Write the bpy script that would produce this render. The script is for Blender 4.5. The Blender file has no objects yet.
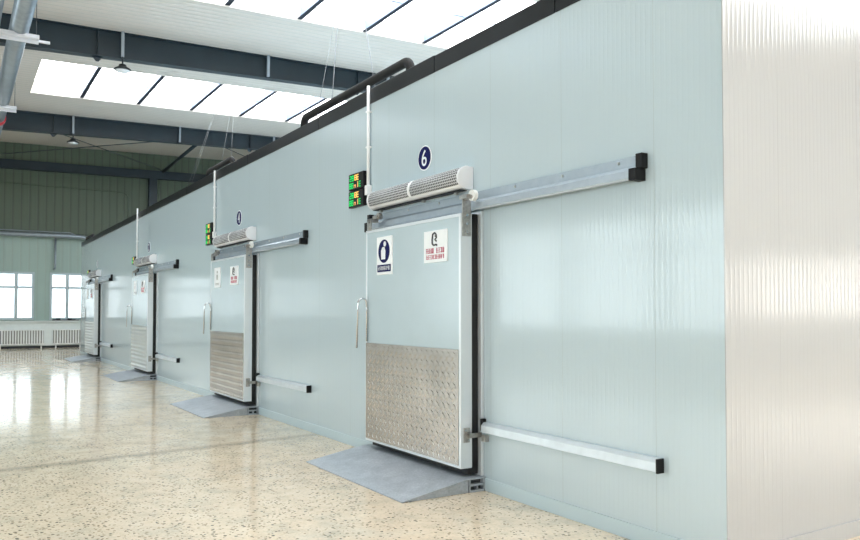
import bpy, bmesh, math, random
from mathutils import Vector, Matrix
random.seed(7)
C = bpy.context.scene.collection
SC = bpy.context.scene
PI = math.pi

# ------------------------------------------------------------------ camera
cam_d = bpy.data.cameras.new('camera')
cam = bpy.data.objects.new('camera', cam_d); C.objects.link(cam)
cam.location = (0, -4.06, 1.6)
TH = math.atan(478 * math.cos(math.radians(1.6)) / 765.0)
f_h = Vector((-math.cos(TH), math.sin(TH), 0))
fwd = f_h * math.cos(math.radians(1.6)) + Vector((0, 0, 1)) * math.sin(math.radians(1.6))
cam.rotation_euler = fwd.to_track_quat('-Z', 'Y').to_euler()
cam_d.sensor_fit = 'HORIZONTAL'; cam_d.sensor_width = 36.0
cam_d.lens = 765.0 / 860 * 36
cam_d.shift_y = 19.6 / 860
cam_d.clip_end = 200
SC.camera = cam

# ------------------------------------------------------------------ world, light levels, exposure
w = bpy.data.worlds.new('sky'); SC.world = w; w.use_nodes = True
w.node_tree.nodes['Background'].inputs[0].default_value = (0.80, 0.90, 1.0, 1)
w.node_tree.nodes['Background'].inputs[1].default_value = 1.0
SKY_PANEL = 6.4        # daylight through the translucent roof strips
WIN_COOL = 3.4         # daylight through the windows
WIN_WARM = 4.8
WIN_FAR = 1.55
SC.view_settings.view_transform = 'Standard'
SC.view_settings.look = 'None'
SC.view_settings.gamma = 1.0
SC.view_settings.exposure = 0.30
SC.view_settings.use_curve_mapping = False
SC.cycles.use_denoising = True
SC.cycles.max_bounces = 8
SC.cycles.diffuse_bounces = 5
SC.cycles.glossy_bounces = 4
SC.cycles.sample_clamp_indirect = 6.0
SC.cycles.caustics_reflective = False
SC.cycles.caustics_refractive = False

# ------------------------------------------------------------------ materials
class NT:
    def __init__(s, name):
        s.m = bpy.data.materials.new(name); s.m.use_nodes = True
        s.t = s.m.node_tree; s.b = s.t.nodes['Principled BSDF']
    def n(s, kind, **kw):
        nd = s.t.nodes.new(kind)
        for k, v in kw.items(): setattr(nd, k, v)
        return nd
    def l(s, a, b): s.t.links.new(a, b)
    def val(s, sock, v):
        if isinstance(v, (int, float)): sock.default_value = v
        elif isinstance(v, (tuple, list)): sock.default_value = v
        else: s.l(v, sock)
    def math(s, op, a, b=None, c=None):
        nd = s.n('ShaderNodeMath', operation=op)
        s.val(nd.inputs[0], a)
        if b is not None: s.val(nd.inputs[1], b)
        if c is not None: s.val(nd.inputs[2], c)
        return nd.outputs[0]
    def pos(s):
        g = s.n('ShaderNodeNewGeometry')
        x = s.n('ShaderNodeSeparateXYZ'); s.l(g.outputs['Position'], x.inputs[0])
        return g.outputs['Position'], x.outputs[0], x.outputs[1], x.outputs[2]
    def noise(s, vec, scale, detail=3, rough=.5):
        nd = s.n('ShaderNodeTexNoise'); s.l(vec, nd.inputs['Vector'])
        nd.inputs['Scale'].default_value = scale; nd.inputs['Detail'].default_value = detail
        nd.inputs['Roughness'].default_value = rough
        return nd.outputs['Fac']
    def ramp(s, fac, stops):
        nd = s.n('ShaderNodeValToRGB'); s.l(fac, nd.inputs[0])
        el = nd.color_ramp.elements
        while len(el) < len(stops): el.new(0.5)
        for e, (p, c) in zip(el, stops):
            e.position = p; e.color = c if len(c) == 4 else (*c, 1)
        return nd.outputs[0]
    def mix(s, fac, a, b, mode='MIX'):
        nd = s.n('ShaderNodeMix', data_type='RGBA', blend_type=mode)
        s.val(nd.inputs[0], fac)
        s.val(nd.inputs[6], a if not isinstance(a, tuple) else (*a[:3], 1))
        s.val(nd.inputs[7], b if not isinstance(b, tuple) else (*b[:3], 1))
        return nd.outputs[2]
    def bump(s, h, strength=.3, dist=.01):
        nd = s.n('ShaderNodeBump'); s.l(h, nd.inputs['Height'])
        nd.inputs['Strength'].default_value = strength; nd.inputs['Distance'].default_value = dist
        s.l(nd.outputs[0], s.b.inputs['Normal'])

def mat(name, col, rough=.5, metal=0.0, spec=.5, var=0.0, scale=8):
    k = NT(name); b = k.b
    b.inputs['Roughness'].default_value = rough; b.inputs['Metallic'].default_value = metal
    b.inputs['Specular IOR Level'].default_value = spec
    if var:
        p, *_ = k.pos()
        nz = k.noise(p, scale, 4)
        k.l(k.ramp(nz, [(.3, tuple(c * (1 - var) for c in col)), (.7, tuple(min(1, c * (1 + var)) for c in col))]), b.inputs['Base Color'])
    else:
        b.inputs['Base Color'].default_value = (*col, 1)
    return k.m

def emit(name, col, strength):
    k = NT(name); b = k.b
    b.inputs['Base Color'].default_value = (*col, 1); b.inputs['Roughness'].default_value = .25
    b.inputs['Emission Color'].default_value = (*col, 1); b.inputs['Emission Strength'].default_value = strength
    return k.m

def panel_mat(name, col, axis, rough, first, pitch, ribs=.0016, per=.045, spec=.5):
    """painted sandwich panel: fine vertical ribs and a joint every pitch metres along axis 0 (x) or 1 (y)"""
    k = NT(name); p, x, y, z = k.pos(); u = (x, y)[axis]
    k.b.inputs['Roughness'].default_value = rough
    k.b.inputs['Specular IOR Level'].default_value = spec
    fr = k.math('FRACT', k.math('DIVIDE', k.math('ADD', u, 1000 * pitch - first), pitch))
    dj = k.math('MULTIPLY', k.math('SUBTRACT', .5, k.math('ABSOLUTE', k.math('SUBTRACT', fr, .5))), pitch)
    joint = k.math('LESS_THAN', dj, .0022)
    nz = k.noise(p, .6, 3)
    base = k.ramp(nz, [(.3, tuple(c * .985 for c in col)), (.7, col)])
    k.l(k.mix(k.math('MULTIPLY', joint, .38), base, (.30, .33, .32)), k.b.inputs['Base Color'])
    wv = k.math('SINE', k.math('MULTIPLY', u, 2 * PI / per))
    wv = k.math('MULTIPLY', k.math('POWER', k.math('MULTIPLY_ADD', wv, .5, .5), 4.0), ribs)
    big = k.math('MULTIPLY', k.noise(p, .55, 1), .006)
    h = k.math('ADD', k.math('ADD', wv, big), k.math('MULTIPLY', joint, -.002))
    k.bump(h, .55, 1.0)
    return k.m

M = {}
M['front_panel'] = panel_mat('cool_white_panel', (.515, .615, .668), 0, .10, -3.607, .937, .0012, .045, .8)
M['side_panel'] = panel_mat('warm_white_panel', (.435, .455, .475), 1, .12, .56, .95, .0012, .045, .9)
M['base_trim'] = mat('white_base_channel', (.51, .62, .675), .3)
M['black_flash'] = mat('black_flashing', (.014, .016, .018), .33, spec=.3, var=.25, scale=2)
M['door_skin'] = mat('door_skin', (.505, .61, .665), .16, var=.02, scale=3)
M['alu'] = mat('aluminium_edge', (.76, .80, .83), .32, .55)
M['galv'] = mat('galvanised_rail', (.50, .58, .66), .27, .45, var=.05, scale=14)
M['bar_galv'] = mat('guide_galvanised', (.68, .74, .79), .32, .4, var=.05, scale=10)
M['steel'] = mat('bare_steel_bracket', (.42, .41, .39), .32, .9, var=.2, scale=40)
M['chrome'] = mat('polished_steel', (.62, .63, .64), .15, 1.0)
M['black'] = mat('black_plastic', (.006, .006, .007), .5, spec=.25)
M['rubber'] = mat('black_rubber_gasket', (.010, .010, .011), .7)
M['foam'] = mat('black_pipe_insulation', (.008, .008, .009), .75)
M['white'] = mat('white_plastic', (.86, .87, .88), .3)
M['lilac_white'] = mat('white_enamel', (.84, .85, .88), .25)
M['roller'] = mat('nylon_roller', (.88, .88, .86), .35)
M['navy'] = mat('navy_print', (.004, .006, .085), .6, spec=.15)
M['sign_white'] = mat('sign_face_white', (.90, .92, .94), .3)
M['ink'] = mat('black_print', (.02, .02, .025), .5)
M['red_ink'] = mat('crimson_print', (.50, .03, .10), .5)
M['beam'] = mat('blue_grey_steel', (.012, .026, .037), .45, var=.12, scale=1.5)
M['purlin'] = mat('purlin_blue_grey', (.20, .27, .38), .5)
M['purlin_flange_shaded'] = mat('purlin_flange_shaded', (.02, .026, .04), .6, spec=.2)  # same steel as the backlit web, darkened for its shaded underside
M['pale_steel'] = mat('pale_grey_steel', (.34, .38, .43), .45)
M['rod'] = mat('dark_rod', (.06, .075, .09), .5)
M['wire'] = mat('pale_wire', (.10, .105, .11), .5)
M['pipe_silver'] = mat('silver_jacket_pipe', (.30, .35, .40), .32, .55, var=.12, scale=5)
M['hanger'] = mat('pale_hanger_plate', (.70, .71, .76), .5)
M['lamp_black'] = mat('lamp_black', (.02, .022, .025), .35)
M['lens'] = mat('lamp_lens', (.85, .87, .9), .2)
M['rad'] = mat('radiator_white', (.90, .92, .91), .35)
M['rad_gap'] = mat('radiator_recess', (.30, .29, .27), .8)
M['win_frame'] = mat('window_white', (.50, .60, .64), .35)
M['dado'] = mat('dado_white', (.78, .84, .83), .5, var=.02)
M['dark'] = mat('dark_void', (.03, .035, .04), .7)
M['red'] = mat('red_paint', (.55, .03, .05), .4)
M['led_green'] = emit('led_green', (.02, .62, .14), .75)
M['led_amber'] = emit('led_amber', (.95, .60, .16), .8)
M['led_red'] = emit('led_orange', (.9, .40, .16), .7)
M['sky_panel'] = emit('roof_daylight_sheet', (.93, .97, 1.0), SKY_PANEL)
M['win_far'] = emit('far_window_daylight', (.86, .955, 1.0), WIN_FAR)
M['win_cool'] = emit('window_daylight', (.84, .95, 1.0), WIN_COOL)
M['win_warm'] = emit('window_daylight_low_sun', (1.0, .93, .87), WIN_WARM)

def floor_mat():
    k = NT('ground_terrazzo'); p, x, y, z = k.pos(); b = k.b
    big = k.noise(p, .55, 4, .6)
    mid = k.noise(p, 3.2, 5, .65)
    base = k.ramp(big, [(.36, (.55, .54, .46)), (.47, (.84, .68, .50)), (.66, (.92, .77, .58))])
    base = k.mix(.55, base, k.ramp(mid, [(.34, (.52, .47, .37)), (.50, (.84, .69, .51)), (.70, (.94, .82, .66))]))
    # worn slab joint across the floor and a greyer, coarser patch beside it
    jx = k.math('ADD', x, k.math('MULTIPLY_ADD', y, .11, 9.22))
    jd = k.math('ABSOLUTE', k.math('ADD', jx, k.math('MULTIPLY_ADD', mid, .3, -.15)))
    band = k.math('MAXIMUM', k.math('SUBTRACT', 1.0, k.math('DIVIDE', jd, .16)), 0.0)
    zone = k.math('MULTIPLY', k.math('MINIMUM', k.math('MAXIMUM', k.math('MULTIPLY_ADD', y, -.7, k.math('MULTIPLY_ADD', big, 3.0, -2.9)), 0.0), 1.0), 1.0)
    base = k.mix(k.math('MULTIPLY', zone, .25), base, (.60, .63, .52))
    base = k.mix(k.math('MULTIPLY', band, .75), base, (.33, .31, .25))
    vo = k.n('ShaderNodeTexVoronoi'); k.l(p, vo.inputs['Vector']); vo.inputs['Scale'].default_value = 31
    sep = k.n('ShaderNodeSeparateColor'); k.l(vo.outputs['Color'], sep.inputs[0])
    patch = k.math('MULTIPLY', k.noise(p, 1.3, 3, .6), .75)
    pick = k.math('LESS_THAN', sep.outputs[0], k.math('ADD', k.math('MULTIPLY_ADD', patch, 3.6, -.72), k.math('ADD', k.math('MULTIPLY', band, .6), k.math('MULTIPLY', zone, .3))))
    rad = k.math('MULTIPLY_ADD', sep.outputs[1], .24, .17)
    chip = k.math('MULTIPLY', pick, k.math('LESS_THAN', vo.outputs['Distance'], rad))
    chipc = k.ramp(sep.outputs[2], [(0, (.025, .024, .022)), (.6, (.09, .08, .065)), (.85, (.24, .17, .11)), (1, (.36, .29, .20))])
    base = k.mix(k.math('MULTIPLY', chip, .9), base, chipc)
    v2 = k.n('ShaderNodeTexVoronoi'); k.l(p, v2.inputs['Vector']); v2.inputs['Scale'].default_value = 60
    s2 = k.n('ShaderNodeSeparateColor'); k.l(v2.outputs['Color'], s2.inputs[0])
    base = k.mix(k.math('MULTIPLY', s2.outputs[0], .35), base, k.ramp(s2.outputs[1], [(0, (.36, .32, .24)), (1, (.90, .78, .62))]))
    k.l(base, b.inputs['Base Color'])
    k.l(k.math('MULTIPLY_ADD', mid, .20, .015), b.inputs['Roughness'])
    b.inputs['Specular IOR Level'].default_value = .7
    k.bump(k.math('ADD', k.math('MULTIPLY', k.noise(p, 2.0, 3), .004), k.math('MULTIPLY', k.noise(p, 38, 2), .0004)), .35, 1.0)
    return k.m
M['floor'] = floor_mat()

def ribbed(name, col, axis, per, depth, rough=.5, dark=None, line=.06):
    k = NT(name); p, x, y, z = k.pos(); u = (x, y, z)[axis]
    k.b.inputs['Roughness'].default_value = rough
    fr = k.math('FRACT', k.math('DIVIDE', k.math('ADD', u, 200.0), per))
    tri = k.math('SUBTRACT', .5, k.math('ABSOLUTE', k.math('SUBTRACT', fr, .5)))
    nz = k.noise(p, .5, 3)
    base = k.ramp(nz, [(.3, tuple(c * .95 for c in col)), (.7, col)])
    if dark: base = k.mix(k.math('LESS_THAN', tri, line), base, dark)
    k.l(base, k.b.inputs['Base Color'])
    h = k.math('MULTIPLY', k.math('MINIMUM', k.math('MULTIPLY', tri, 4.0), 1.0), depth)
    k.bump(h, .8, 1.0)
    return k.m
M['liner'] = ribbed('roof_liner_sheet', (.66, .60, .54), 0, .24, .014, .45, (.50, .49, .45), .05)
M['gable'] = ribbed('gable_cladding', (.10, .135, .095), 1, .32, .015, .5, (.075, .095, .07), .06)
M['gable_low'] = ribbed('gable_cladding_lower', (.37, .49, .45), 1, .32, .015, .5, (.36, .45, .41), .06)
M['hall_side'] = ribbed('hall_cladding', (.62, .66, .64), 0, .32, .02, .5)
M['hall_end'] = ribbed('hall_end_cladding', (.66, .65, .62), 1, .32, .02, .5)
M['ridged'] = mat('glint_ridged_plate', (.66, .69, .69), .30, .6)  # paler than the tread steel to imitate grazing reflections on the far plates

M['tread'] = mat('tread_plate_steel', (.52, .48, .44), .26, 1.0, var=.10, scale=2.2)

def ramp_mat():
    k = NT('ramp_galvanised'); p, x, y, z = k.pos(); b = k.b
    n1 = k.noise(p, 6, 5, .6); n2 = k.noise(p, 55, 2)
    f = k.math('MULTIPLY_ADD', n2, .45, k.math('MULTIPLY', n1, .55))
    k.l(k.ramp(f, [(.32, (.34, .38, .42)), (.55, (.47, .51, .56)), (.72, (.62, .66, .70))]), b.inputs['Base Color'])
    b.inputs['Metallic'].default_value = .35; b.inputs['Roughness'].default_value = .45
    k.bump(k.math('MULTIPLY', n2, .001), .5, 1.0)
    return k.m
M['ramp'] = ramp_mat()

def grille_mat():
    k = NT('perforated_grille'); b = k.b
    tc = k.n('ShaderNodeUVMap'); sx = k.n('ShaderNodeSeparateXYZ'); k.l(tc.outputs[0], sx.inputs[0])
    u = k.math('DIVIDE', sx.outputs[0], .030); v = k.math('DIVIDE', sx.outputs[1], .026)
    u2 = k.math('ADD', u, k.math('MULTIPLY', k.math('MODULO', k.math('FLOOR', v), 2.0), .5))
    fu = k.math('SUBTRACT', k.math('FRACT', u2), .5); fv = k.math('SUBTRACT', k.math('FRACT', v), .5)
    r = k.math('ADD', k.math('MULTIPLY', fu, fu), k.math('MULTIPLY', fv, fv))
    hole = k.math('LESS_THAN', r, .155)
    k.l(k.mix(hole, (.60, .61, .63), (.05, .05, .055)), b.inputs['Base Color'])
    b.inputs['Roughness'].default_value = .4
    k.bump(k.math('MULTIPLY', hole, -.004), .6, 1.0)
    return k.m
M['grille'] = grille_mat()

# ------------------------------------------------------------------ mesh helpers
def box(bm, x0, x1, y0, y1, z0, z1, bev=0.0):
    r = bmesh.ops.create_cube(bm, size=1.0)
    vs = r['verts']
    for v in vs:
        v.co = Vector(((x0 + x1) / 2 + v.co.x * (x1 - x0), (y0 + y1) / 2 + v.co.y * (y1 - y0), (z0 + z1) / 2 + v.co.z * (z1 - z0)))
    if bev:
        es = list({e for v in vs for e in v.link_edges})
        bmesh.ops.bevel(bm, geom=es, offset=bev, segments=2, affect='EDGES', profile=.5)

def slope_box(bm, x0, x1, y0, y1, za, zb, t):
    """slab whose underside follows za at y0 to zb at y1, thickness t"""
    co = [(x0, y0, za), (x1, y0, za), (x1, y1, zb), (x0, y1, zb)]
    lo = [bm.verts.new(c) for c in co]; hi = [bm.verts.new((c[0], c[1], c[2] + t)) for c in co]
    bm.faces.new(lo[::-1]); bm.faces.new(hi)
    for i in range(4): bm.faces.new((lo[i], lo[(i + 1) % 4], hi[(i + 1) % 4], hi[i]))

def prism(bm, prof, axis, a, b):
    """extrude closed profile along axis; for axis 'x' the profile is (y, z), 'y' (x, z), 'z' (x, y)"""
    def P(q, t):
        return {'x': (t, q[0], q[1]), 'y': (q[0], t, q[1]), 'z': (q[0], q[1], t)}[axis]
    A = [bm.verts.new(P(q, a)) for q in prof]; B = [bm.verts.new(P(q, b)) for q in prof]
    n = len(prof)
    fs = [bm.faces.new(A), bm.faces.new(B[::-1])]
    for i in range(n): fs.append(bm.faces.new((A[i], B[i], B[(i + 1) % n], A[(i + 1) % n])))
    bmesh.ops.recalc_face_normals(bm, faces=fs)

def tube(bm, pts, r, seg=10, cap=True):
    pts = [Vector(p) for p in pts]; rings = []
    prev = None
    for i, p in enumerate(pts):
        d = ((pts[min(i + 1, len(pts) - 1)] - p).normalized() + (p - pts[max(i - 1, 0)]).normalized()).normalized()
        if prev is None:
            a = d.orthogonal().normalized()
        else:
            a = (prev - d * prev.dot(d)).normalized()
        prev = a; bb = d.cross(a)
        rings.append([bm.verts.new(p + (a * math.cos(2 * PI * j / seg) + bb * math.sin(2 * PI * j / seg)) * r) for j in range(seg)])
    for A, B in zip(rings, rings[1:]):
        for j in range(seg):
            f = bm.faces.new((A[j], A[(j + 1) % seg], B[(j + 1) % seg], B[j])); f.smooth = True
    if cap:
        bm.faces.new(rings[0][::-1]); bm.faces.new(rings[-1])

def bend(p0, p1, p2, r, n=6):
    """rounded corner at p1"""
    p0, p1, p2 = Vector(p0), Vector(p1), Vector(p2)
    a = p1 + (p0 - p1).normalized() * r; b = p1 + (p2 - p1).normalized() * r
    return [(a * (1 - t) ** 2 + p1 * 2 * t * (1 - t) + b * t * t) for t in [i / n for i in range(n + 1)]]

def lathe(bm, c, prof, seg=24):
    rings = []
    for r, z in prof:
        rings.append([bm.verts.new((c[0] + r * math.cos(2 * PI * j / seg), c[1] + r * math.sin(2 * PI * j / seg), c[2] + z)) for j in range(seg)])
    for A, B in zip(rings, rings[1:]):
        for j in range(seg):
            f = bm.faces.new((A[j], A[(j + 1) % seg], B[(j + 1) % seg], B[j])); f.smooth = True
    bm.faces.new(rings[0][::-1]); bm.faces.new(rings[-1])

def disc(bm, cx, cz, r, y0, y1, seg=40, axis='y'):
    prism(bm, [(cx + r * math.cos(2 * PI * j / seg), cz + r * math.sin(2 * PI * j / seg)) for j in range(seg)], axis, y0, y1)

def NB(): return bmesh.new()

def obj(name, bm, m, parent=None, **props):
    off = parent['o'] if parent is not None and 'o' in parent.keys() else None
    me = bpy.data.meshes.new(name)
    if parent is not None:
        par = parent; o = Vector((0, 0, 0))
        while par is not None:
            o += par.location; par = par.parent
        bmesh.ops.translate(bm, verts=bm.verts, vec=-o)
    bmesh.ops.recalc_face_normals(bm, faces=bm.faces)
    bm.to_mesh(me); bm.free()
    me.materials.append(M[m] if isinstance(m, str) else m)
    ob = bpy.data.objects.new(name, me); C.objects.link(ob)
    if parent is not None: ob.parent = parent
    for k, v in props.items(): ob[k] = v
    return ob

def thing(name, label, cat, loc, group=None):
    o = bpy.data.objects.new(name, None); C.objects.link(o); o.location = loc
    o.empty_display_size = .1
    o['label'] = label; o['category'] = cat; o['kind'] = 'thing'
    if group: o['group'] = group
    return o

def tag(o, label, cat, group=None):
    o['label'] = label; o['category'] = cat; o['kind'] = 'thing'
    if group: o['group'] = group
    return o

def struct(name, bm, m, label=None):
    o = obj(name, bm, m); o['kind'] = 'structure'
    if label: o['label'] = label
    return o

def centre_origin(o):
    """moves a one-mesh thing's origin to the middle of its base"""
    vs = [v.co for v in o.data.vertices]
    c = Vector(((min(v.x for v in vs) + max(v.x for v in vs)) / 2, (min(v.y for v in vs) + max(v.y for v in vs)) / 2, min(v.z for v in vs)))
    o.data.transform(Matrix.Translation(-c)); o.location = c
    return o

def copy_tree(o, parent=None):
    c = o.copy(); C.objects.link(c)
    if parent is not None: c.parent = parent
    for ch in [k for k in kids.get(o.name, [])]: copy_tree(ch, c)
    return c
kids = {}
def index_kids():
    kids.clear()
    for q in bpy.data.objects:
        if q.parent: kids.setdefault(q.parent.name, []).append(q)

def text_bm(txt, width, height, depth, x0, z0, y, sx=1.0):
    """flat raised lettering on a face that looks to -y; fits txt in a box width x height at (x0, z0)"""
    cu = bpy.data.curves.new('lettering', 'FONT'); cu.body = txt; cu.resolution_u = 4
    to = bpy.data.objects.new('lettering', cu); C.objects.link(to)
    bpy.context.view_layer.update()
    me = bpy.data.meshes.new_from_object(to.evaluated_get(bpy.context.evaluated_depsgraph_get()))
    bpy.data.objects.remove(to); bpy.data.curves.remove(cu)
    bm = NB(); bm.from_mesh(me); bpy.data.meshes.remove(me)
    xs = [v.co.x for v in bm.verts]; ys = [v.co.y for v in bm.verts]
    ax, bx_, ay, by_ = min(xs), max(xs), min(ys), max(ys)
    for v in bm.verts:
        v.co = Vector((x0 + (v.co.x - ax) / (bx_ - ax) * width, y, z0 + (v.co.y - ay) / (by_ - ay) * height))
    r = bmesh.ops.extrude_face_region(bm, geom=list(bm.faces))
    for v in [g for g in r['geom'] if isinstance(g, bmesh.types.BMVert)]: v.co.y -= depth
    return bm

# ================================================================== HALL SHELL
XF, XE = -37.0, 8.0           # gable wall at the far end, end wall behind the camera
YL, YR = -13.0, 23.0
def zl(y): return 8.78 + .021 * (y + 2.5)    # underside of the roof lining
def zb(y): return 8.06 + .034 * (y + 2.5)    # underside of the rafters

bm = NB(); box(bm, XF - .3, XE + .3, YL - .3, YR + .3, -.2, 0); struct('floor', bm, 'floor')
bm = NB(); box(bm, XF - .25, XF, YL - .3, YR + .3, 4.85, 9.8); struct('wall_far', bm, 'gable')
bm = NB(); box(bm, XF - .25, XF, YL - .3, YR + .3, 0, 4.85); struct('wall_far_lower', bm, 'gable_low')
bm = NB(); box(bm, XF - .3, XE + .3, YL - .25, YL, 0, 9.8); struct('wall_left', bm, 'hall_side')
bm = NB(); box(bm, XF - .3, XE + .3, YR, YR + .25, 0, 9.8); struct('wall_right', bm, 'hall_side')
bm = NB(); box(bm, XE, XE + .25, YL - .3, YR + .3, 0, 9.8); struct('wall_back', bm, 'hall_end')

# roof lining: closed strips between daylight strips
SKY = [(-28.2, -24.25), (-17.9, -14.0), (-7.8, -4.0), (2.0, 5.9)]
SY0, SY1 = -2.0, 18.0
LY0, LY1 = -12.6, -4.6        # unseen roof openings, added to brighten the front wall and floor
bm = NB(); e = XF - .2
for a, b in SKY + [(XE + .2, None)]:
    slope_box(bm, e, a, YL - .2, YR + .2, zl(YL - .2), zl(YR + .2), .06)
    if b is not None:
        slope_box(bm, a, b, YL - .2, LY0, zl(YL - .2), zl(LY0), .06); slope_box(bm, a, b, LY1, SY0, zl(LY1), zl(SY0), .06)
        slope_box(bm, a, b, SY1, YR + .2, zl(SY1), zl(YR + .2), .06)
        # upstands round the opening
        slope_box(bm, a, a + .02, SY0, SY1, zl(SY0), zl(SY1), .43); slope_box(bm, b - .02, b, SY0, SY1, zl(SY0), zl(SY1), .43)
        slope_box(bm, a, b, SY0, SY0 + .02, zl(SY0), zl(SY0), .43)
        e = b
struct('ceiling', bm, 'liner')
for i, (a, b) in enumerate(SKY):
    SY1 = 18.0
    bm = NB(); slope_box(bm, a - .04, b + .04, SY0 - .04, SY1 + .04, zl(SY0) + .42, zl(SY1) + .42, .03)
    struct('roof_skylight', bm, 'sky_panel')
    if i < 4: continue
    bm = NB(); slope_box(bm, a - .04, b + .04, LY0 - .04, LY1 + .04, zl(LY0) + .42, zl(LY1) + .42, .03)
    struct('roof_skylight', bm, 'sky_panel')
# purlins seen through the openings, with a sag rod along the middle of each
for i in range(10):
    y = -.40 + 1.83 * i
    for a, b in SKY[:3]:
        bm = NB(); z = zl(y) + .02
        box(bm, a + .03, b - .03, y - .008, y + .008, z + .014, z + .34); box(bm, a + .03, b - .03, y - .008, y + .07, z + .326, z + .34)
        o = struct('roof_purlin', bm, 'purlin')
        bm = NB(); box(bm, a + .03, b - .03, y - .085, y + .03, z, z + .014); obj('flange', bm, 'purlin_flange_shaded', o)
for a, b in SKY[:2]:
    bm = NB(); m = (a + b) / 2
    tube(bm, [(m, SY0, zl(SY0) + .13), (m, SY1, zl(SY1) + .13)], .012, 6)
    struct('sag_rod', bm, 'wire')

# rafters
def rafter(x):
    bm = NB(); y0, y1 = YL, YR
    def web(ya, yb):
        co = [(ya, zb(ya)), (yb, zb(yb)), (yb, zl(yb)), (ya, zl(ya))]
        prism(bm, co, 'x', x - .008, x + .008)
    web(y0, y1)
    for t0, w_ in ((0, .13),):
        prism(bm, [(y0, zb(y0)), (y1, zb(y1)), (y1, zb(y1) + .022), (y0, zb(y0) + .022)], 'x', x - w_, x + w_)
        prism(bm, [(y0, zl(y0) - .022), (y1, zl(y1) - .022), (y1, zl(y1) - .002), (y0, zl(y0) - .002)], 'x', x - w_, x + w_)
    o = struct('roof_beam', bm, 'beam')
    for y in (-1.0, 6.4):
        bm = NB()
        box(bm, x - .12, x + .12, y - .008, y + .008, zb(y) + .02, zl(y) - .02)
        prism(bm, [(y - .13, zb(y)), (y + .13, zb(y)), (y + .03, zb(y) - .12), (y - .03, zb(y) - .12)], 'x', x - .008, x + .008)
        q = obj('stiffener_plate', bm, 'beam', o)
    for y in (3.5, 7.4):
        bm = NB()
        prism(bm, [(x + .15, zl(y) - .01), (x + .22, zl(y) - .01), (x + .20, zb(y) + .03), (x + .13, zb(y) + .03)], 'y', y - .035, y + .035)
        q = obj('brace_strut', bm, 'pale_steel', o)
    return o
rafter(-21.0); rafter(-31.0)
bm = NB(); x = XF + .16
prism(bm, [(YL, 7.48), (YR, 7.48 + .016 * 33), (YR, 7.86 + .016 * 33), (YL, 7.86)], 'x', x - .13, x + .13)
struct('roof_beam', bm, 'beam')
bm = NB(); box(bm, XF, XF + .28, 3.58, 3.94, 0, 7.85); struct('gable_column', bm, 'beam')
bm = NB(); tube(bm, [(-36.8, 4.2, 8.1), (-31.1, 4.45, 8.55)], .075, 10); struct('roof_strut', bm, 'beam')
bm = NB(); tube(bm, [(-31.1, -2.45, 8.62), (-36.8, 4.1, 8.2)], .02, 6); struct('roof_brace_rod', bm, 'rod')
bm = NB(); tube(bm, [(-31.1, 4.3, 8.6), (-36.8, -2.5, 8.2)], .02, 6); struct('roof_brace_rod', bm, 'rod')
bm = NB(); tube(bm, [(-31.1, 4.6, 8.6), (-36.8, 11, 8.3)], .02, 6); struct('roof_brace_rod', bm, 'rod')

# ------------------------------------------------------------------ gable wall: dado, windows, radiators, pipes
bm = NB(); box(bm, XF, XF + .05, YL, 4, 0, 1.12); box(bm, XF, XF + .14, YL, 4, 1.12, 1.18)
struct('trim_1', bm, 'dado')
bm = NB(); box(bm, XF + .05, XF + .07, YL, 4, 0, .10); struct('shadow_strip_far', bm, 'dark')  # dark strip stands in for the shadow line along the floor

wn = [0]
def window(axis, plane, sgn, c, w_, z0, z1, glass, cols=2, trans=.68):
    """window on a wall; axis 'x': the wall is the plane x = plane and c is along y"""
    wn[0] += 1
    def B(bm, u0, u1, d0, d1, za, zb_):
        if axis == 'x': box(bm, *sorted((plane + sgn * d0, plane + sgn * d1)), u0, u1, za, zb_)
        else: box(bm, u0, u1, *sorted((plane + sgn * d0, plane + sgn * d1)), za, zb_)
    bm = NB(); a, b = c - w_ / 2, c + w_ / 2; t = .095
    B(bm, a, a + t, 0, .08, z0, z1); B(bm, b - t, b, 0, .08, z0, z1)
    B(bm, a + t, b - t, 0, .08, z0, z0 + t); B(bm, a + t, b - t, 0, .08, z1 - t, z1)
    for i in range(1, cols):
        u = a + w_ * i / cols; B(bm, u - .065, u + .065, .0, .07, z0 + t, z1 - t)
    zt = z0 + (z1 - z0) * trans
    B(bm, a + t, b - t, .0, .066, zt - .045, zt + .045)
    o = struct('window_%d' % wn[0], bm, 'win_frame')
    bm = NB(); B(bm, a + t * .5, b - t * .5, .012, .03, z0 + t * .5, z1 - t * .5)
    obj('window_pane', bm, glass, o)
    return o
for y in (-1.76, .22, -3.9, -5.75, -7.7, -9.7, -11.6):
    window('x', XF, 1, y, 1.38, 1.22, 3.27, 'win_far')
for i in range(8):
    window('y', YL, 1, -24.6 + 3.9 * i, 3.1, 1.0, 4.5, 'win_cool', 3)
for y in (-7.4, -.2, 17.2, 20.6):
    window('x', XE, -1, y, 2.9, 1.35, 3.3, 'win_warm', 3)

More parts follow.
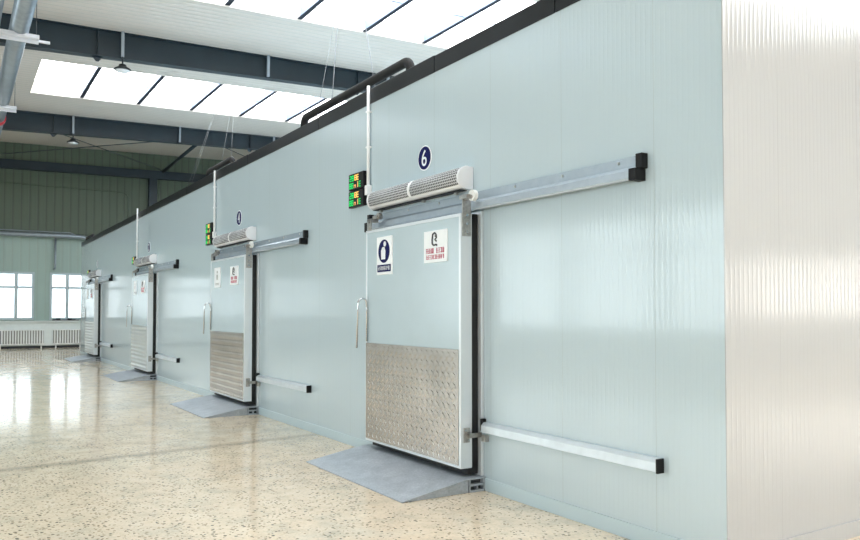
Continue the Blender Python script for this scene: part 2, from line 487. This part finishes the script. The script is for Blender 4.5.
def radiator(y0, y1, label):
    r = thing('radiator', label, 'radiator', (XF + .11, (y0 + y1) / 2, .17), 'radiators under the gable windows')
    n = int((y1 - y0) / .098)
    bm = NB(); box(bm, XF + .055, XF + .075, y0, y1, .2, .76); obj('back_panel', bm, 'rad_gap', r)
    for i in range(n):
        bm = NB(); y = y0 + (i + .5) * (y1 - y0) / n
        box(bm, XF + .085, XF + .165, y - .03, y + .03, .20, .76, .012); obj('radiator_section', bm, 'rad', r)
    bm = NB(); box(bm, XF + .08, XF + .17, y0 - .01, y1 + .01, .76, .80, .008); obj('top_header', bm, 'rad', r)
    bm = NB(); box(bm, XF + .08, XF + .17, y0 - .01, y1 + .01, .155, .20, .008); obj('bottom_header', bm, 'rad', r)
    for y in (y0 + .1, y1 - .1):
        bm = NB(); box(bm, XF + .09, XF + .15, y - .02, y + .02, 0, .16); obj('foot', bm, 'rad', r)
radiator(-2.42, -.68, 'white ribbed radiator under the leftmost far window')
radiator(-.31, .85, 'white ribbed radiator under the window next to the cold store')

bm = NB()
tube(bm, [(XF + .25, -12.5, 4.87), (XF + .25, .2, 4.87)] + bend((XF + .25, .2, 4.87), (XF + .25, .95, 4.87), (XF + .25, 1.3, 4.55), .3)[1:] + [(XF + .25, 1.5, 4.37)], .10, 14)
pp = centre_origin(obj('heating_pipe', bm, 'pipe_silver')); tag(pp, 'silver horizontal pipe along the far green wall above the windows', 'pipe')
bm = NB(); tube(bm, [(XF + .12, -12.5, 5.06), (XF + .12, .3, 5.03), (XF + .12, 1.3, 4.7)], .025, 8)
pp = centre_origin(obj('thin_pipe', bm, 'pale_steel')); tag(pp, 'thin pipe running just above the silver pipe on the far wall', 'pipe')
bm = NB(); tube(bm, [(XF + .25, -.29, 4.765), (XF + .25, -.29, 3.6)] + bend((XF + .25, -.29, 3.6), (XF + .25, -.29, 3.46), (XF + .05, -.29, 3.46), .1)[1:] + [(XF, -.29, 3.46)], .045, 10)
pp = centre_origin(obj('drop_pipe', bm, 'pipe_silver')); tag(pp, 'short vertical pipe dropping from the silver pipe between two far windows', 'pipe')
bm = NB(); tube(bm, [(XF + .03, -12, 7.12), (XF + .03, 2.3, 7.02)] + bend((XF + .03, 2.3, 7.02), (XF + .03, 2.72, 7.0), (XF + .03, 2.72, 6.6), .3)[1:] + [(XF + .03, 2.72, 4.2)], .022, 8)
pp = centre_origin(obj('cable_conduit', bm, 'gable')); tag(pp, 'thin conduit high on the far wall that bends down at its right end', 'conduit')
# fabric bundle on the sill of the right-hand window
bm = NB()
for i in range(7):
    box(bm, XF + .09, XF + .15, -.36 + i * .15, -.36 + i * .15 + .17, 1.18, 1.245 + .03 * math.sin(i * 1.9), .015)
pp = centre_origin(obj('rolled_sheet', bm, 'dark')); tag(pp, 'dark rolled sheet lying on the sill of the far window beside the cold store', 'cloth')

# ------------------------------------------------------------------ pipe run at upper left
def overhead_pipe():
    t = thing('overhead_pipe', 'large silver overhead pipe with pale hanger plates at the upper left', 'pipe', (-20.5, -3.05, 6.8))
    bm = NB(); tube(bm, [(-30, -3.05, 7.0), (-8, -3.05, 7.0)], .17, 18); obj('pipe_body', bm, 'pipe_silver', t)
    bm = NB(); tube(bm, [(-30, -3.42, 7.06), (-8, -3.42, 7.06)], .06, 12); obj('side_pipe', bm, 'pipe_silver', t)
    for x in (-10.6, -16.4, -22.4):
        bm = NB(); box(bm, x - .16, x + .16, -3.62, -2.72, 6.80, 6.87); box(bm, x - .02, x + .02, -3.62, -2.72, 6.74, 6.80)
        h = obj('hanger_plate', bm, 'hanger', t)
        for y in (-3.58, -2.76):
            bm = NB(); tube(bm, [(x, y, 6.8), (x, y, zl(y))], .008, 6); obj('hanger_rod', bm, 'wire', h)
    bm = NB(); tube(bm, [(-24.6, -3.05, 7.0), (-24.3, -3.05, 7.0)], .20, 18); obj('pipe_coupling', bm, 'red', t, label='red pipe coupling')
overhead_pipe()
bm = NB(); box(bm, -16.46, -16.40, -2.72, -2.52, 6.79, 6.83)
obj('bracket_arm', bm, 'hanger', [o for o in bpy.data.objects if o.name == 'overhead_pipe'][0])

# ------------------------------------------------------------------ pendant lamps
def pendant(x, y, drop, label):
    xx = x + .19
    z = drop
    t = thing('high_bay_lamp', label, 'lamp', (xx, y, z), 'high bay lamps on the roof beams')
    bm = NB(); box(bm, xx - .035, xx + .035, y - .035, y + .035, z + .36, zl(y) - .01); obj('drop_post', bm, 'pale_steel', t)
    bm = NB(); tube(bm, [(xx, y, z + .16), (xx, y, z + .37)], .02, 8); obj('hook', bm, 'lamp_black', t)
    bm = NB(); lathe(bm, (xx, y, z), [(.20, .0), (.215, .02), (.20, .045), (.12, .09), (.10, .105), (.09, .15), (.05, .17)], 28); obj('lamp_housing', bm, 'lamp_black', t)
    bm = NB(); lathe(bm, (xx, y, z), [(.08, -.035), (.16, -.022), (.185, -.001)], 28); obj('lamp_lens', bm, 'lens', t)
pendant(-21.0, -.42, 7.80, 'black high bay pendant lamp hanging below the nearer roof beam')
pendant(-31.0, -.36, 7.80, 'black high bay pendant lamp hanging below the farther roof beam')

# ================================================================== COLD STORE
XC, XN = -31.0, -3.05
bm = NB(); box(bm, XC, XN - .0005, 0, .12, 0, 3.99); struct('wall_front', bm, 'front_panel')
bm = NB(); box(bm, XN - .12, XN, .121, 14, 0, 3.99); struct('wall_side', bm, 'side_panel')
bm = NB(); box(bm, XN - .0005, XN, .0005, .1215, 0, 3.99); struct('wall_side_return', bm, 'side_panel')
bm = NB(); box(bm, XC, XC + .12, .12, 14, 0, 3.99); struct('wall_rear', bm, 'front_panel')
bm = NB(); box(bm, XC, XN - .12, .12, 14, 3.87, 3.985); struct('roof_slab', bm, 'front_panel')
bm = NB(); box(bm, XC, XN, -.012, 0, 0, .112, .002); struct('baseboard_front', bm, 'base_trim')
bm = NB(); box(bm, XN, XN + .012, -.012, 14, 0, .112, .002); struct('baseboard_side', bm, 'side_panel')
bm = NB(); box(bm, XN - .004, XN + .003, -.003, .004, 0, 3.99); struct('trim_2', bm, 'side_panel')
# black flashing along the top, in lengths
cuts = [XC, -27.2, -23.4, -19.7, -15.9, -12.1, -9.25, -6.4, -4.6, XN + .01]
for i, (a, b) in enumerate(zip(cuts, cuts[1:])):
    bm = NB(); box(bm, a + .004, b - .004, -.012, .16, 3.985, 4.15 + .006 * math.sin(i * 2.3), .004)
    struct('trim_%d' % (i + 3), bm, 'black_flash')

# ------------------------------------------------------------------ one set of door fittings, then copies
DX = [-5.63, -11.56, -18.48, -26.35]      # right edge of each leaf
WHERE = ['nearest', 'second', 'third', 'farthest']
LW = 1.84

def make_door(xr, plate, labels):
    xl = xr - LW; yf, yb = -.22, -.10; z0, z1 = .20, 2.475
    t = thing('sliding_door', labels, 'door', ((xl + xr) / 2, -.16, z0), 'sliding cold store doors')
    bm = NB(); box(bm, xl + .03, xr - .03, yf, yb, z0 + .03, z1 - .03); obj('door_panel', bm, 'door_skin', t)
    for nm, b_ in (('left_edge', (xl, xl + .03, yf - .003, yb, z0, z1)), ('right_edge', (xr - .03, xr, yf - .003, yb, z0, z1)),
                   ('top_edge', (xl + .03, xr - .03, yf - .002, yb, z1 - .03, z1)), ('bottom_edge', (xl + .03, xr - .03, yf - .002, yb, z0, z0 + .03))):
        bm = NB(); box(bm, *b_, .003); obj('edge_profile', bm, 'alu', t)
    bm = NB()
    box(bm, xl + .02, xr - .004, yb, -.055, z0 - .005, z0 + .09); box(bm, xl + .02, xr - .004, yb, -.055, z1 - .1, z1)
    box(bm, xr - .10, xr - .004, yb, -.034, z0, z1); box(bm, xl + .02, xl + .11, yb, -.034, z0, z1)
    box(bm, xl + .03, xr - .004, yb - .05, -.034, z0 - .055, z0 - .001)  # black sweep stands in for the shadow band beneath the leaf
    obj('gasket_and_shadow_band', bm, 'rubber', t)
    bm = NB(); px0, px1, pz0, pz1 = xl + .012, xr - .034, z0 + .025, 1.255
    box(bm, px0, px1, yf - .006, yf, pz0, pz1, .001)
    if plate == 'tread':   # raised lozenges, turned alternately
        q = .066; r = .7071; n = 40
        for a_ in range(-n, n):
            for b_ in range(-n, n):
                cx, cz = (px0 + px1) / 2 + (a_ + b_) * q * r, (pz0 + pz1) / 2 + (a_ - b_) * q * r
                if not (px0 + .03 < cx < px1 - .03 and pz0 + .03 < cz < pz1 - .03): continue
                d = Vector((r, 0, r)) if (a_ + b_) % 2 else Vector((r, 0, -r)); e = Vector((-d.z, 0, d.x)); c = Vector((cx, yf - .0062, cz))
                L, W, t_ = .041, .0135, Vector((0, -.0045, 0))
                lo = [bm.verts.new(c + v) for v in (d * L, e * W, -d * L, -e * W)]
                hi = [bm.verts.new(c + v * .55 + t_) for v in (d * L, e * W, -d * L, -e * W)]
                bm.faces.new(hi)
                for k in range(4): bm.faces.new((lo[k], lo[(k + 1) % 4], hi[(k + 1) % 4], hi[k]))
    obj('kick_plate', bm, plate, t, label='patterned steel kick plate')
    # pull handle: bow standing off the leaf
    bm = NB(); hx = xl + .045
    pts = [(hx, yf - .012, 1.27), (hx, yf - .012, 1.62)] + bend((hx, yf - .012, 1.62), (hx, yf - .02, 1.745), (hx, yf - .1, 1.73), .06)[1:-1]
    pts += bend((hx, yf - .06, 1.735), (hx, yf - .115, 1.72), (hx, yf - .12, 1.6), .04) + [(hx - .01, yf - .128, 1.2)]
    tube(bm, pts, .011, 10); obj('pull_handle', bm, 'chrome', t)
    # hangers over the rail with rollers
    for hx, hw in ((xr - .02, 1), (xl + .09, 0)):
        bm = NB()
        if hw:
            box(bm, xr + .001, xr + .009, -.208, -.112, 2.27, 2.61, .002)
            box(bm, xr - .03, xr + .09, -.215, -.14, 2.60, 2.635, .002)
        else:
            box(bm, hx - .05, hx + .05, yf - .010, yf - .001, 2.47, 2.60, .002)
            box(bm, hx - .05, hx + .05, -.23, -.14, 2.56, 2.60, .002)
        h = obj('hanger_bracket', bm, 'steel', t)
        for z in (2.31, 2.38, 2.46) if hw else (2.50, 2.56):
            bm = NB()
            if hw: disc(bm, -.16, z, .014, xr + .009, xr + .017, 8, 'x')
            else: disc(bm, hx, z, .012, yf - .018, yf - .010, 8)
            obj('bolt', bm, 'chrome' if hw else 'steel', h)
        bm = NB(); rx = xr + .10 if hw else hx + .09
        disc(bm, rx, 2.625, .05 if hw else .036, -.175, -.135, 24); obj('roller', bm, 'roller' if hw else 'steel', h)
        bm = NB(); disc(bm, rx, 2.612, .018, -.19, -.12, 12); box(bm, rx - .08, rx, -.195, -.178, 2.595, 2.63); obj('axle', bm, 'steel', h)
    # guide clip low on the right edge
    bm = NB(); box(bm, xr + .001, xr + .010, -.195, -.13, .43, .56, .003)
    box(bm, xr + .006, xr + .05, -.165, -.155, .475, .515); box(bm, xr + .042, xr + .05, -.165, -.03, .475, .515)
    g = obj('guide_clip', bm, 'steel', t)
    bm = NB(); disc(bm, -.18, .54, .010, xr + .010, xr + .018, 8, 'x'); obj('bolt', bm, 'chrome', g)
    bm = NB(); disc(bm, -.145, .45, .010, xr + .010, xr + .018, 8, 'x'); obj('bolt', bm, 'chrome', g)
    return t

def plaque(t, x0, x1, z0, z1, yf, name, label):
    bm = NB(); box(bm, x0, x1, yf - .016, yf, z0, z1, .003)
    return obj(name, bm, 'sign_white', t, label=label)

def blue_sign(t, x0, z0, yf):
    s = plaque(t, x0, x0 + .33, z0, z0 + .40, yf, 'safety_sign', 'white sign with a blue disc and blue caption bar')
    y = yf - .016; cx, cz = x0 + .165, z0 + .245
    bm = NB(); disc(bm, cx, cz, .122, y - .002, y); obj('blue_disc', bm, 'navy', s)
    bm = NB()   # white coat figure
    prism(bm, [(cx - .055, cz - .085), (cx + .03, cz - .085), (cx + .035, cz + .0), (cx + .012, cz + .045), (cx - .03, cz + .045), (cx - .06, cz + .01)], 'y', y - .004, y - .002)
    disc(bm, cx + .02, cz + .075, .028, y - .004, y - .002, 20)
    obj('pictogram', bm, 'sign_white', s)
    bm = NB(); box(bm, x0 + .02, x0 + .31, y - .002, y, z0 + .03, z0 + .105); obj('caption_bar', bm, 'navy', s)
    bm = text_bm('必须穿防护服', .25, .045, .001, x0 + .04, z0 + .046, y - .002); obj('lettering', bm, 'sign_white', s)

def strokes(bm, x0, x1, z0, z1, n, y, d):
    """rows of small printed characters too fine to read"""
    cw = (x1 - x0) / n
    for i in range(n):
        a = x0 + i * cw + cw * .1; b = x0 + (i + 1) * cw - cw * .1; h = z1 - z0; t = h * .11
        for k in random.sample(range(6), 4):
            if k < 3: zz = z0 + h * (.08 + .38 * k); box(bm, a, b, y - d, y, zz, zz + t)
            else: xx = a + (b - a) * (.1 + .35 * (k - 3)); box(bm, xx, xx + t, y - d, y, z0, z1)

def notice_sign(t, x0, z0, yf, big=True):
    s = plaque(t, x0, x0 + .40, z0, z0 + .30, yf, 'notice_sign', 'white notice with a black symbol above two lines of red print')
    y = yf - .016; cx = x0 + .19; b = z0 + .165
    bm = NB()   # black rounded bracket with a hooked stroke
    tube(bm, [(cx + .02, y - .002, b + .075), (cx + .035, y - .002, b + .095), (cx + .01, y - .002, b + .112), (cx - .025, y - .002, b + .10), (cx - .035, y - .002, b + .05), (cx - .033, y - .002, b + .01), (cx - .01, y - .002, b - .004), (cx + .03, y - .002, b + .0), (cx + .05, y - .002, b - .008)], .0085, 8)
    tube(bm, [(cx + .035, y - .002, b + .09), (cx + .04, y - .002, b + .065), (cx + .015, y - .002, b + .048), (cx + .04, y - .002, b + .03)], .0085, 8)
    obj('symbol', bm, 'ink', s)
    bm = NB()
    strokes(bm, x0 + .04, x0 + .18, z0 + .085, z0 + .135, 4, y, .0015); strokes(bm, x0 + .22, x0 + .36, z0 + .085, z0 + .135, 4, y, .0015)
    strokes(bm, x0 + .045, x0 + .36, z0 + .03, z0 + .072, 9, y, .0015)
    obj('print_lines', bm, 'red_ink', s)

def figure_sign(t, x0, z0, yf):
    s = plaque(t, x0, x0 + .33, z0, z0 + .34, yf, 'safety_sign', 'white plaque with a small grey figure')
    y = yf - .016; cx, cz = x0 + .17, z0 + .2
    bm = NB(); disc(bm, cx, cz + .06, .028, y - .002, y, 16)
    prism(bm, [(cx - .03, cz - .07), (cx + .03, cz - .07), (cx + .04, cz + .02), (cx - .04, cz + .02)], 'y', y - .002, y)
    obj('pictogram', bm, 'steel', s)
    bm = NB(); strokes(bm, x0 + .06, x0 + .27, z0 + .04, z0 + .075, 5, y, .0015); obj('print_lines', bm, 'steel', s)

dl = ['nearest sliding door, with a blue disc sign and patterned steel kick plate',
      'second sliding door from the right, with two white notices and patterned kick plate',
      'third sliding door from the right, with pale kick plate ridged to imitate glints',
      'farthest sliding door, with kick plate ridged to imitate glints, nearest the far windows']
d0 = make_door(DX[0], 'tread', dl[0])
index_kids()
doors = [d0]
def glint_ridged_plate(src):
    me = bpy.data.meshes.new('kick_plate'); bm = NB()
    lo = [min(v.co[i] for v in src.vertices) for i in range(3)]; hi = [max(v.co[i] for v in src.vertices) for i in range(3)]
    y1 = hi[1]; prof = [(y1, lo[2]), (y1 - .006, lo[2])]; n = 11; p = (hi[2] - lo[2]) / n
    for i in range(n):
        z = lo[2] + i * p
        prof += [(y1 - .006, z + p * .12), (y1 - .020, z + p * .42), (y1 - .020, z + p * .58), (y1 - .006, z + p * .88)]
    prof += [(y1 - .006, hi[2]), (y1, hi[2])]
    prism(bm, prof, 'x', lo[0], hi[0]); bmesh.ops.recalc_face_normals(bm, faces=bm.faces); bm.to_mesh(me); bm.free()
    me.materials.append(M['ridged']); return me
for i in (1, 2, 3):
    c = copy_tree(d0); c.location.x += DX[i] - DX[0]; c['label'] = dl[i]; doors.append(c)
    if i >= 2:  # ridges stand in for reflection bands on the far tread plates
        for q in bpy.data.objects:
            if q.parent == c and q.name.startswith('kick_plate'):
                q.data = glint_ridged_plate(q.data); q['label'] = 'pale kick plate, horizontally ridged to imitate glints'
bpy.context.view_layer.update()
YF = -.22
blue_sign(doors[0], DX[0] - 1.565, 1.98, YF); notice_sign(doors[0], DX[0] - .605, 2.055, YF)
figure_sign(doors[1], DX[1] - 1.58, 2.0, YF); notice_sign(doors[1], DX[1] - .70, 2.02, YF)
figure_sign(doors[2], DX[2] - 1.58, 2.0, YF); notice_sign(doors[2], DX[2] - .70, 2.02, YF)
figure_sign(doors[3], DX[3] - 1.58, 2.0, YF); notice_sign(doors[3], DX[3] - .70, 2.02, YF)

def make_frame(xr):
    xl = xr - LW
    t = thing('doorway_casing', '', 'door casing', ((xl + xr) / 2, -.015, .127), 'door casings on the cold store wall')
    for nm, b_ in (('jamb', (xr - .10, xr + .045, -.03, -.001, .127, 2.5)), ('jamb', (xl - .01, xl + .14, -.03, -.001, .127, 2.5)), ('head', (xl + .14, xr - .10, -.03, -.001, 2.36, 2.5))):
        bm = NB(); box(bm, *b_, .003); obj(nm, bm, 'alu' if nm == 'jamb' else 'door_skin', t)
    return t
def make_rail(xr):
    a, b = xr - 2.10, xr + 1.97
    t = thing('door_rail', '', 'rail', ((a + b) / 2, -.05, 2.505), 'galvanised rails over the sliding doors')
    bm = NB()
    prism(bm, [(0, 2.685), (-.022, 2.685), (-.026, 2.61), (-.036, 2.60), (-.075, 2.592), (-.092, 2.575), (-.098, 2.52), (-.09, 2.505), (-.075, 2.508), (-.07, 2.56), (-.03, 2.575), (0, 2.575)], 'x', a + .05, b - .05)
    obj('track', bm, 'galv', t)
    n = 7
    for i in range(n):
        bm = NB(); disc(bm, a + .25 + (b - a - .5) * i / (n - 1), 2.655, .011, -.03, -.022, 8); obj('bolt', bm, 'steel', t)
    bm = NB(); box(bm, b - .06, b, -.06, 0, 2.585, 2.69, .004); box(bm, b - .085, b - .02, -.104, 0, 2.50, 2.585, .004); obj('end_cap', bm, 'black', t)
    bm = NB(); box(bm, a, a + .06, -.075, 0, 2.595, 2.69, .004); box(bm, a, a + .09, -.112, 0, 2.49, 2.595, .004); obj('end_cap', bm, 'black', t)
    return t
def make_guide(xr):
    a, b = xr + .05, xr + 2.09
    t = thing('guide_bar', '', 'guide bar', ((a + b) / 2, -.03, .52), 'low guide bars beside the sliding doors')
    bm = NB()
    prism(bm, [(0, .61), (-.03, .61), (-.058, .585), (-.062, .525), (-.05, .52), (-.045, .57), (-.012, .585), (0, .585)], 'x', a + .03, b - .015); obj('bar', bm, 'bar_galv', t)
    bm = NB(); box(bm, b - .016, b, -.066, 0, .515, .612, .002); obj('end_cap', bm, 'black', t)
    bm = NB(); box(bm, a, a + .03, -.05, 0, .53, .64, .006); obj('stop_block', bm, 'black', t)
    bm = NB(); box(bm, a + .02, a + .07, -.05, -.0, .44, .50, .004); obj('bracket', bm, 'steel', t)
    return t
def make_curtain(xr):
    a, b = xr - 1.93, xr - .115
    t = thing('air_curtain', '', 'air curtain', ((a + b) / 2, -.08, 2.715), 'air curtains above the sliding doors')
    def prof(s=0.0):
        p = [(0, 2.929), (-.04, 2.929)]
        for i in range(13):
            q = PI / 2 + PI * .86 * i / 12
            p.append((-.062 + (.104 + s) * math.cos(q), 2.825 + (.104 + s) * math.sin(q)))
        p += [(-.04, 2.716), (0, 2.716)]
        return p
    bm = NB(); prism(bm, prof(), 'x', a + .02, b - .02)
    for f in bm.faces:
        if len(f.verts) == 4: f.smooth = False
    obj('casing', bm, 'white', t)
    for x0, x1 in ((a, a + .022), (b - .03, b)):
        bm = NB(); prism(bm, prof(.006), 'x', x0, x1); bmesh.ops.bevel(bm, geom=[e for e in bm.edges if abs(e.verts[0].co.x - e.verts[1].co.x) < 1e-6], offset=.004, segments=2, affect='EDGES')
        obj('end_cap', bm, 'lilac_white', t)
    m = (a + b) / 2
    bm = NB(); prism(bm, prof(.004), 'x', m - .022, m + .022); obj('centre_band', bm, 'white', t)
    for x0, x1 in ((a + .035, m - .028), (m + .028, b - .036)):
        bm = NB(); uv = bm.loops.layers.uv.new('UVMap'); rows = []
        for i in range(15):
            q = PI * .60 + PI * .62 * i / 14; r = .108
            y, z = -.062 + r * math.cos(q), 2.825 + r * math.sin(q)
            rows.append((bm.verts.new((x0, y, z)), bm.verts.new((x1, y, z)), q * r))
        for (p0, p1, s0), (q0, q1, s1) in zip(rows, rows[1:]):
            f = bm.faces.new((p0, p1, q1, q0)); f.smooth = True
            for lp, (uu, vv) in zip(f.loops, ((x0, s0), (x1, s0), (x1, s1), (x0, s1))): lp[uv].uv = (uu + 50, vv)
        r_ = bmesh.ops.extrude_face_region(bm, geom=list(bm.faces))
        for v in [g for g in r_['geom'] if isinstance(g, bmesh.types.BMVert)]:
            d = Vector((0, v.co.y + .062, v.co.z - 2.825)).normalized(); v.co -= d * .008
        obj('grille', bm, 'grille', t)
    bm = NB(); box(bm, a + .04, b - .06, -.11, -.03, 2.711, 2.719); obj('outlet_slot', bm, 'black', t)
    for x in (a + .12, m + .12, b - .2):
        bm = NB(); box(bm, x - .02, x + .02, -.07, -.04, 2.69, 2.714); obj('mounting_foot', bm, 'steel', t)
    return t
def make_ramp(xr):
    a, b = xr - 1.96, xr + .075
    yt = -.185; yb = -.862; zt = .125
    t = thing('loading_ramp', '', 'ramp', ((a + b) / 2, -.43, 0), 'steel ramps in front of the sliding doors')
    bm = NB(); prism(bm, [(yb, .002), (yb, .010), (yt, zt), (0, zt), (0, zt - .012), (yt + .002, zt - .012)], 'x', a, b); obj('top_plate', bm, 'ramp', t)
    for x in (a + .012, b - .022):
        bm = NB()
        prism(bm, [(yb + .06, .001), (yt, .001), (yt, zt - .014), (yb + .10, .014)], 'x', x, x + .008); obj('side_skirt', bm, 'ramp', t)
    bm = NB()
    for y0, y1, z0, z1 in ((-.18, -.012, .001, .018), (-.18, -.012, .055, .072), (-.18, -.165, .001, .11), (-.03, -.012, .001, .11), (-.10, -.088, .018, .055)):
        box(bm, b - .05, b - .004, y0, y1, z0, z1)
    obj('end_frame', bm, 'ramp', t)
    bm = NB(); box(bm, a + .05, b - .05, -.16, -.03, .001, .11); obj('support_box', bm, 'dark', t)
    bm = NB(); box(bm, b - .015, b - .008, -.60, -.19, .018, .026); prism(bm, [(-.62, .032), (-.20, .095), (-.20, .102), (-.63, .037)], 'x', b - .015, b - .004); obj('stiffener', bm, 'ramp', t)
    return t

SEVEN = {'0': 'abcdef', '1': 'bc', '2': 'abged', '3': 'abgcd', '4': 'fgbc', '5': 'afgcd', '6': 'afgecd', '8': 'abcdefg', 'C': 'afed', 'P': 'abefg', '-': 'g', 'H': 'fbgec', 'E': 'afged', 'r': 'eg', 'n': 'egc', 't': 'fged'}
def seven(bm, ch, x0, z0, w_, h, y, d):
    s = h * .13
    S = {'a': (x0, x0 + w_, z0 + h - s, z0 + h), 'd': (x0, x0 + w_, z0, z0 + s), 'g': (x0, x0 + w_, z0 + h / 2 - s / 2, z0 + h / 2 + s / 2),
         'f': (x0, x0 + s, z0 + h / 2, z0 + h), 'e': (x0, x0 + s, z0, z0 + h / 2), 'b': (x0 + w_ - s, x0 + w_, z0 + h / 2, z0 + h), 'c': (x0 + w_ - s, x0 + w_, z0, z0 + h / 2)}
    for k in SEVEN[ch]: box(bm, S[k][0], S[k][1], y - d, y, S[k][2], S[k][3])
def make_display(xr, z0):
    a = xr - 2.63; b = a + .385
    t = thing('temperature_display', '', 'display', ((a + b) / 2, -.025, z0), 'temperature displays beside the air curtains')
    bm = NB(); box(bm, a, b, -.05, 0, z0, z0 + .195, .004); obj('housing', bm, 'black', t)
    y = -.05
    rows = [(z0 + .108, [('28', 'led_green', .03), ('8E', 'led_amber', .16)]), (z0 + .022, [('88', 'led_green', .02), ('n', 'led_red', .145), ('1', 'led_amber', .20), ('E', 'led_green', .27)])]
    for zz, items in rows:
        for s, m, dx in items:
            bm = NB()
            for i, ch in enumerate(s): seven(bm, ch, a + dx + i * .058, zz, .045, .066, y, .002)
            obj('digits', bm, m, t)
    return t
def make_number(xr, ch):
    cx, cz = xr - .965, 3.155
    t = thing('number_plate', '', 'number plate', (cx, 0, cz - .125), 'round number plates above the doors')
    bm = NB(); disc(bm, cx, cz, .128, -.006, 0, 48); obj('rim', bm, 'sign_white', t)
    bm = NB(); disc(bm, cx, cz, .117, -.009, -.006, 48); obj('face', bm, 'navy', t)
    if ch: obj('numeral', text_bm(ch, .095, .165, .003, cx - .048, cz - .083, -.009), 'sign_white', t)
    return t

FR = ['white casing round the opening behind the nearest sliding door', 'white casing round the opening behind the second sliding door', 'white casing round the opening behind the third sliding door', 'white casing round the opening behind the farthest sliding door']
RL = ['galvanised top rail over the nearest sliding door', 'galvanised top rail over the second sliding door', 'galvanised top rail over the third sliding door', 'galvanised top rail over the farthest sliding door']
GL = ['low galvanised guide bar right of the nearest sliding door', 'low galvanised guide bar right of the second sliding door', 'low galvanised guide bar right of the third sliding door', 'low galvanised guide bar right of the farthest sliding door']
AL = ['white grilled air curtain above the nearest sliding door', 'white grilled air curtain above the second sliding door', 'white grilled air curtain above the third sliding door', 'white grilled air curtain above the farthest sliding door']
PL = ['grey steel ramp on the floor at the nearest sliding door', 'grey steel ramp on the floor at the second sliding door', 'grey steel ramp on the floor at the third sliding door', 'grey steel ramp on the floor at the farthest sliding door']
for fn, lab in ((make_frame, FR), (make_rail, RL), (make_guide, GL), (make_curtain, AL), (make_ramp, PL)):
    o = fn(DX[0]); o['label'] = lab[0]; index_kids()
    for i in (1, 2, 3):
        c = copy_tree(o); c.location.x += DX[i] - DX[0]; c['label'] = lab[i]
o = make_display(DX[0], 3.03)
index_kids()
places = ['the nearest air curtain', 'the second air curtain', 'the third air curtain', 'the farthest air curtain']
for i in range(4):
    for k, (z, nm) in enumerate(((3.03, 'upper'), (2.825, 'lower'))):
        if i >= 2 and k == 0: continue
        if i == 0 and k == 0: c = o
        else:
            c = copy_tree(o); c.location.x += DX[i] - DX[0] - (.17 if i else 0); c.location.z += z - 3.03
        c['label'] = ('%s black display with green and amber digits left of %s' % (nm, places[i])) if i < 2 else 'small black display with green digits left of %s' % places[i]
for i, (ch, lb) in enumerate((('6', 'round navy plate with a white 6 above the nearest door'), ('4', 'round navy plate with a white 4 above the second door'),
                              ('2', 'small round navy plate above the third door'), ('1', 'small round navy plate above the farthest door'))):
    q = make_number(DX[i], ch); q['label'] = lb

# ------------------------------------------------------------------ conduits and insulated pipes on the cold store
def conduit(x, z0, z1, label):
    t = thing('wall_conduit', label, 'conduit', (x, -.022, z0), 'white conduits on the cold store wall')
    bm = NB(); tube(bm, [(x, -.030, z0), (x, -.030, z1)], .019, 12); obj('tube', bm, 'white', t)
    for z in (z0 + .05,):
        bm = NB(); box(bm, x - .035, x + .035, -.06, 0, z - .05, z + .06, .004); obj('junction_box', bm, 'white', t)
    for z in (z0 + .55, z1 - .3):
        bm = NB(); box(bm, x - .028, x + .028, -.052, 0, z - .01, z + .01, .002); obj('clip', bm, 'white', t)
conduit(-7.79, 2.93, 4.19, 'white vertical conduit rising from the nearest air curtain to the wall top')
conduit(-13.86, 2.93, 4.16, 'white vertical conduit rising from the second air curtain to the wall top')
conduit(-20.73, 2.85, 4.25, 'white vertical conduit rising from the third air curtain to the wall top')
def insulated(x0, x1, z, r, label):
    y = .10
    bm = NB()
    pts = [(x0, y, 4.05)] + bend((x0, y, 4.05), (x0, y, z), (x1, y, z), .12) + bend((x0, y, z), (x1, y, z), (x1, y, 4.05), .12) + [(x1, y, 4.05)]
    tube(bm, pts, r, 14)
    tag(centre_origin(obj('insulated_pipe', bm, 'foam')), label, 'pipe')
insulated(-10.0, -7.06, 4.31, .052, 'long black insulated pipe on the wall top near the nearest conduit')
insulated(-14.75, -13.2, 4.285, .05, 'short black insulated pipe on the wall top near the second conduit')
insulated(-30.4, -28.9, 4.26, .05, 'short black insulated pipe on the wall top near the far end')

# wires that carry the cold store ceiling
def wires(x, y, legs, label):
    z = zl(y) + .3
    bm = NB()
    for lx, ly in legs: tube(bm, [(x, y, z), (lx, ly, 3.99)], .0045, 5)
    tag(centre_origin(obj('suspension_wires', bm, 'wire')), label, 'wire', 'wires hanging from the roof to the cold store')
wires(-16.5, 3.7, [(-13.6, 1.6), (-14.6, 2.5), (-15.6, 2.9)], 'pale suspension wires hanging in front of the nearer roof beam, left set')
wires(-16.2, 4.1, [(-12.1, 2.6), (-13.4, 3.4)], 'pale suspension wires hanging in front of the nearer roof beam, right set')
wires(-25.8, 3.7, [(-23.0, 1.5), (-24.1, 1.6)], 'pale suspension wires in front of the farther roof beam, left set')
wires(-25.8, 4.1, [(-20.6, 2.3), (-22.0, 2.2)], 'pale suspension wires in front of the farther roof beam, right set')
